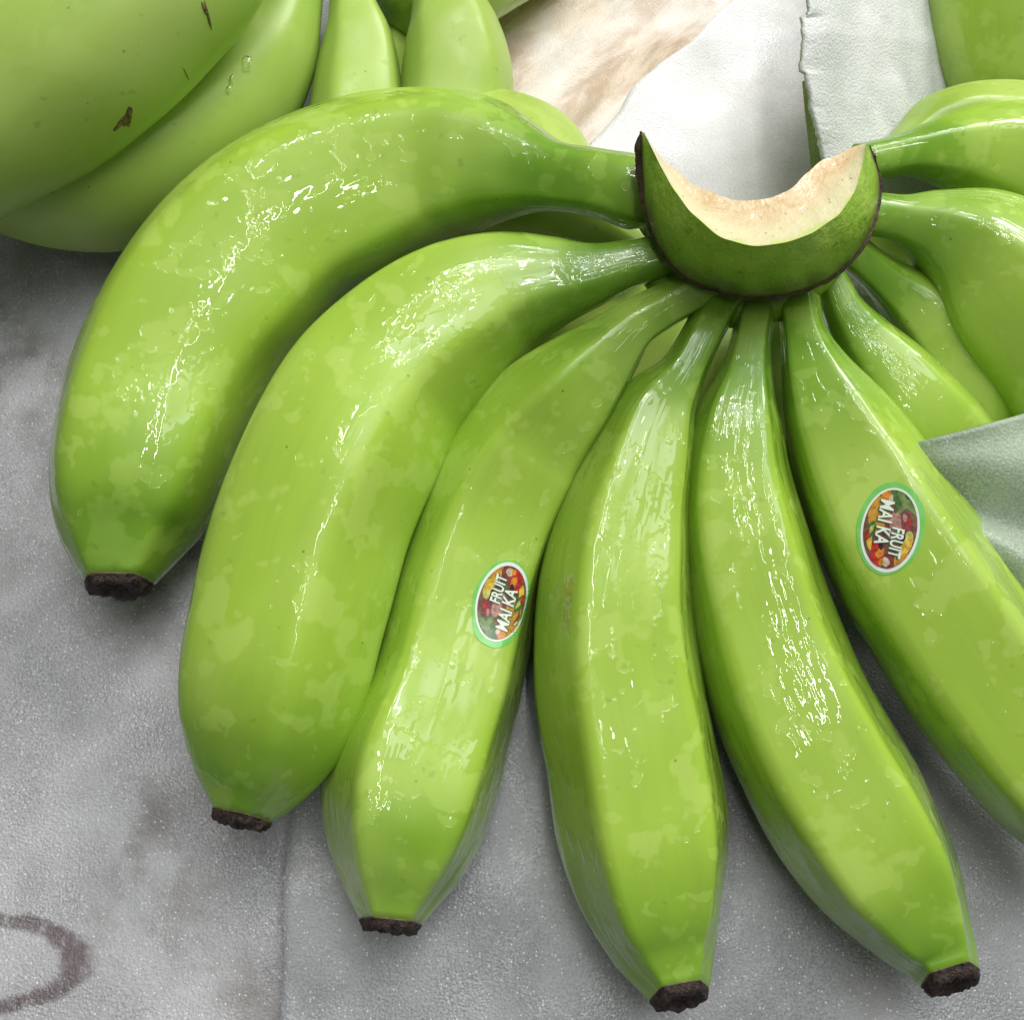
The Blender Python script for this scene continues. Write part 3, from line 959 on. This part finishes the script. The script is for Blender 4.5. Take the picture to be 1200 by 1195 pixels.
def sticker(parent, bvh, u, v, u2, v2, seed, label):
    d = ray(u, v).normalized()
    C, n, _, _ = bvh.ray_cast(CAM, d)
    if n.dot(d) > 0:
        n = -n
    C2 = bvh.ray_cast(CAM, ray(u2, v2).normalized())[0]
    a = (C2 - C)
    a = (a - n * a.dot(n)).normalized()
    b = n.cross(a)
    AX, BX = 0.0096, 0.0063
    rnd = random.Random(seed)
    vs, fs, mi = [], [], []
    mats = [M_sg, M_sw] + [PM[k] for k in PAL] + [M_sl, M_sd]
    idx = {k: 2 + i for i, k in enumerate(PAL)}
    LET, SHA = len(mats) - 2, len(mats) - 1

    def put(x, y, off):
        q = C + a * x + b * y
        h, hn, _, _ = bvh.ray_cast(q + n * 0.02, -n)
        if h is None:
            h = q
            hn = n
        if hn.dot(n) < 0:
            hn = -hn
        return h + (hn * 0.5 + n * 0.5).normalized() * off

    def disc(cx, cy, rx, ry, off, m, ang=0.0, wob=0.0, nr=4, na=40, sd=0, clip=False):
        s0 = len(vs)
        ca, sa = math.cos(ang), math.sin(ang)
        for j in range(nr + 1):
            for i in range(na):
                t = 2 * math.pi * i / na
                k = (j / nr)
                w = 1 + wob * noise.noise(Vector((math.cos(t) * 1.4, math.sin(t) * 1.4, sd + seed)))
                ex, ey = rx * k * w * math.cos(t), ry * k * w * math.sin(t)
                x, y = cx + ex * ca - ey * sa, cy + ex * sa + ey * ca
                if clip:
                    e = math.sqrt((x / (AX * 0.885)) ** 2 + (y / (BX * 0.86)) ** 2)
                    if e > 1:
                        x, y = x / e, y / e
                vs.append(put(x, y, off))
        for j in range(nr):
            for i in range(na):
                fs.append((s0 + j * na + i, s0 + (j + 1) * na + i, s0 + (j + 1) * na + (i + 1) % na, s0 + j * na + (i + 1) % na))
                mi.append(m)

    disc(-0.0003, 0, AX * 1.055, BX * 1.07, 0.00012, 0, wob=0.07, nr=6, na=64)
    disc(0.0002, 0, AX * 0.95, BX * 0.94, 0.00018, 1, nr=6, na=64)
    disc(0, 0, AX * 0.885, BX * 0.86, 0.00024, idx['base'], nr=6, na=64)
    # the printed fruit: x runs along the lettering, y up
    blobs = [('ochre', -.30, -.42, .36, .26, 0), ('green', -.72, .30, .22, .34, .4), ('herb', -.58, .45, .26, .09, .9), ('herb', -.76, .20, .20, .07, .4), ('herb', -.50, .28, .18, .07, -.5),
             ('orange', -.72, -.28, .13, .11, 0), ('cream', -.66, -.12, .08, .06, 0), ('pink', -.05, .14, .26, .19, .1), ('plum', -.16, .50, .22, .15, .2), ('red', -.22, .52, .10, .05, .9), ('pink', -.30, .40, .07, .05, .2),
             ('lime', .20, .62, .17, .13, 0), ('yellow', .45, .50, .28, .12, -.45), ('ochre', .62, .50, .16, .09, -.6), ('dark', .12, .40, .12, .08, 0), ('plum', .70, .15, .15, .13, 0),
             ('red', .62, -.26, .20, .17, 0), ('orange', .52, -.22, .11, .10, 0), ('red', .42, -.40, .12, .10, 0), ('yellow', .30, -.60, .16, .07, .2), ('cream', .72, .02, .08, .10, .4),
             ('green', .08, -.60, .16, .10, -.2), ('lime', .06, -.58, .09, .04, -.3), ('red', .20, -.68, .10, .05, 0), ('orange', .74, -.12, .06, .06, 0), ('dark', .36, -.22, .10, .06, .3), ('plum', -.05, -.10, .12, .06, .3), ('cream', .10, .08, .10, .03, .8)]
    for q, (k, x, y, rx, ry, an) in enumerate(blobs):
        disc(x * AX * 1.02, y * BX * 1.02, rx * AX * 1.3, ry * BX * 1.3, 0.00028 + q * 0.000004, idx[k], ang=an, wob=0.3, nr=2, na=18, sd=q, clip=True)
    # lettering
    for txt, xa, xb, ya, yb in (('FRUIT', -0.06, 0.60, 0.06, 0.47), ('MAI KA', -0.64, 0.36, -0.44, 0.02)):
        for m, off, dx, dy, lay in ((SHA, 0.045, 0.00016, -0.00022, 0.00052), (LET, 0.022, 0, 0, 0.00060)):
            tvs, tfs = text_mesh(txt, 1.0, off)
            w0, w1 = min(p.x for p in tvs), max(p.x for p in tvs)
            h0, h1 = min(p.y for p in tvs), max(p.y for p in tvs)
            s0 = len(vs)
            for p in tvs:
                fx, fy = (p.x - w0) / (w1 - w0), (p.y - h0) / (h1 - h0)
                vs.append(put((xa + (xb - xa) * fx) * AX + dx + 0.10 * BX * (yb - ya) * fy, (ya + (yb - ya) * fy) * BX + dy, lay))
            for f in tfs:
                fs.append(tuple(s0 + i for i in f))
                mi.append(m)
    o = mesh_obj('fruit_sticker', vs, fs, None, parent, origin=hand_o, smooth=False, mats=mats, midx=mi)
    o['label'] = label
    return o


sticker(b3, v3, 588, 706, 601, 660, 3, 'oval sticker with fruit collage on the third finger, lettering running upward')
sticker(b6, v6, 1043, 620, 1036, 662, 5, 'oval sticker with fruit collage, lettering running downward')
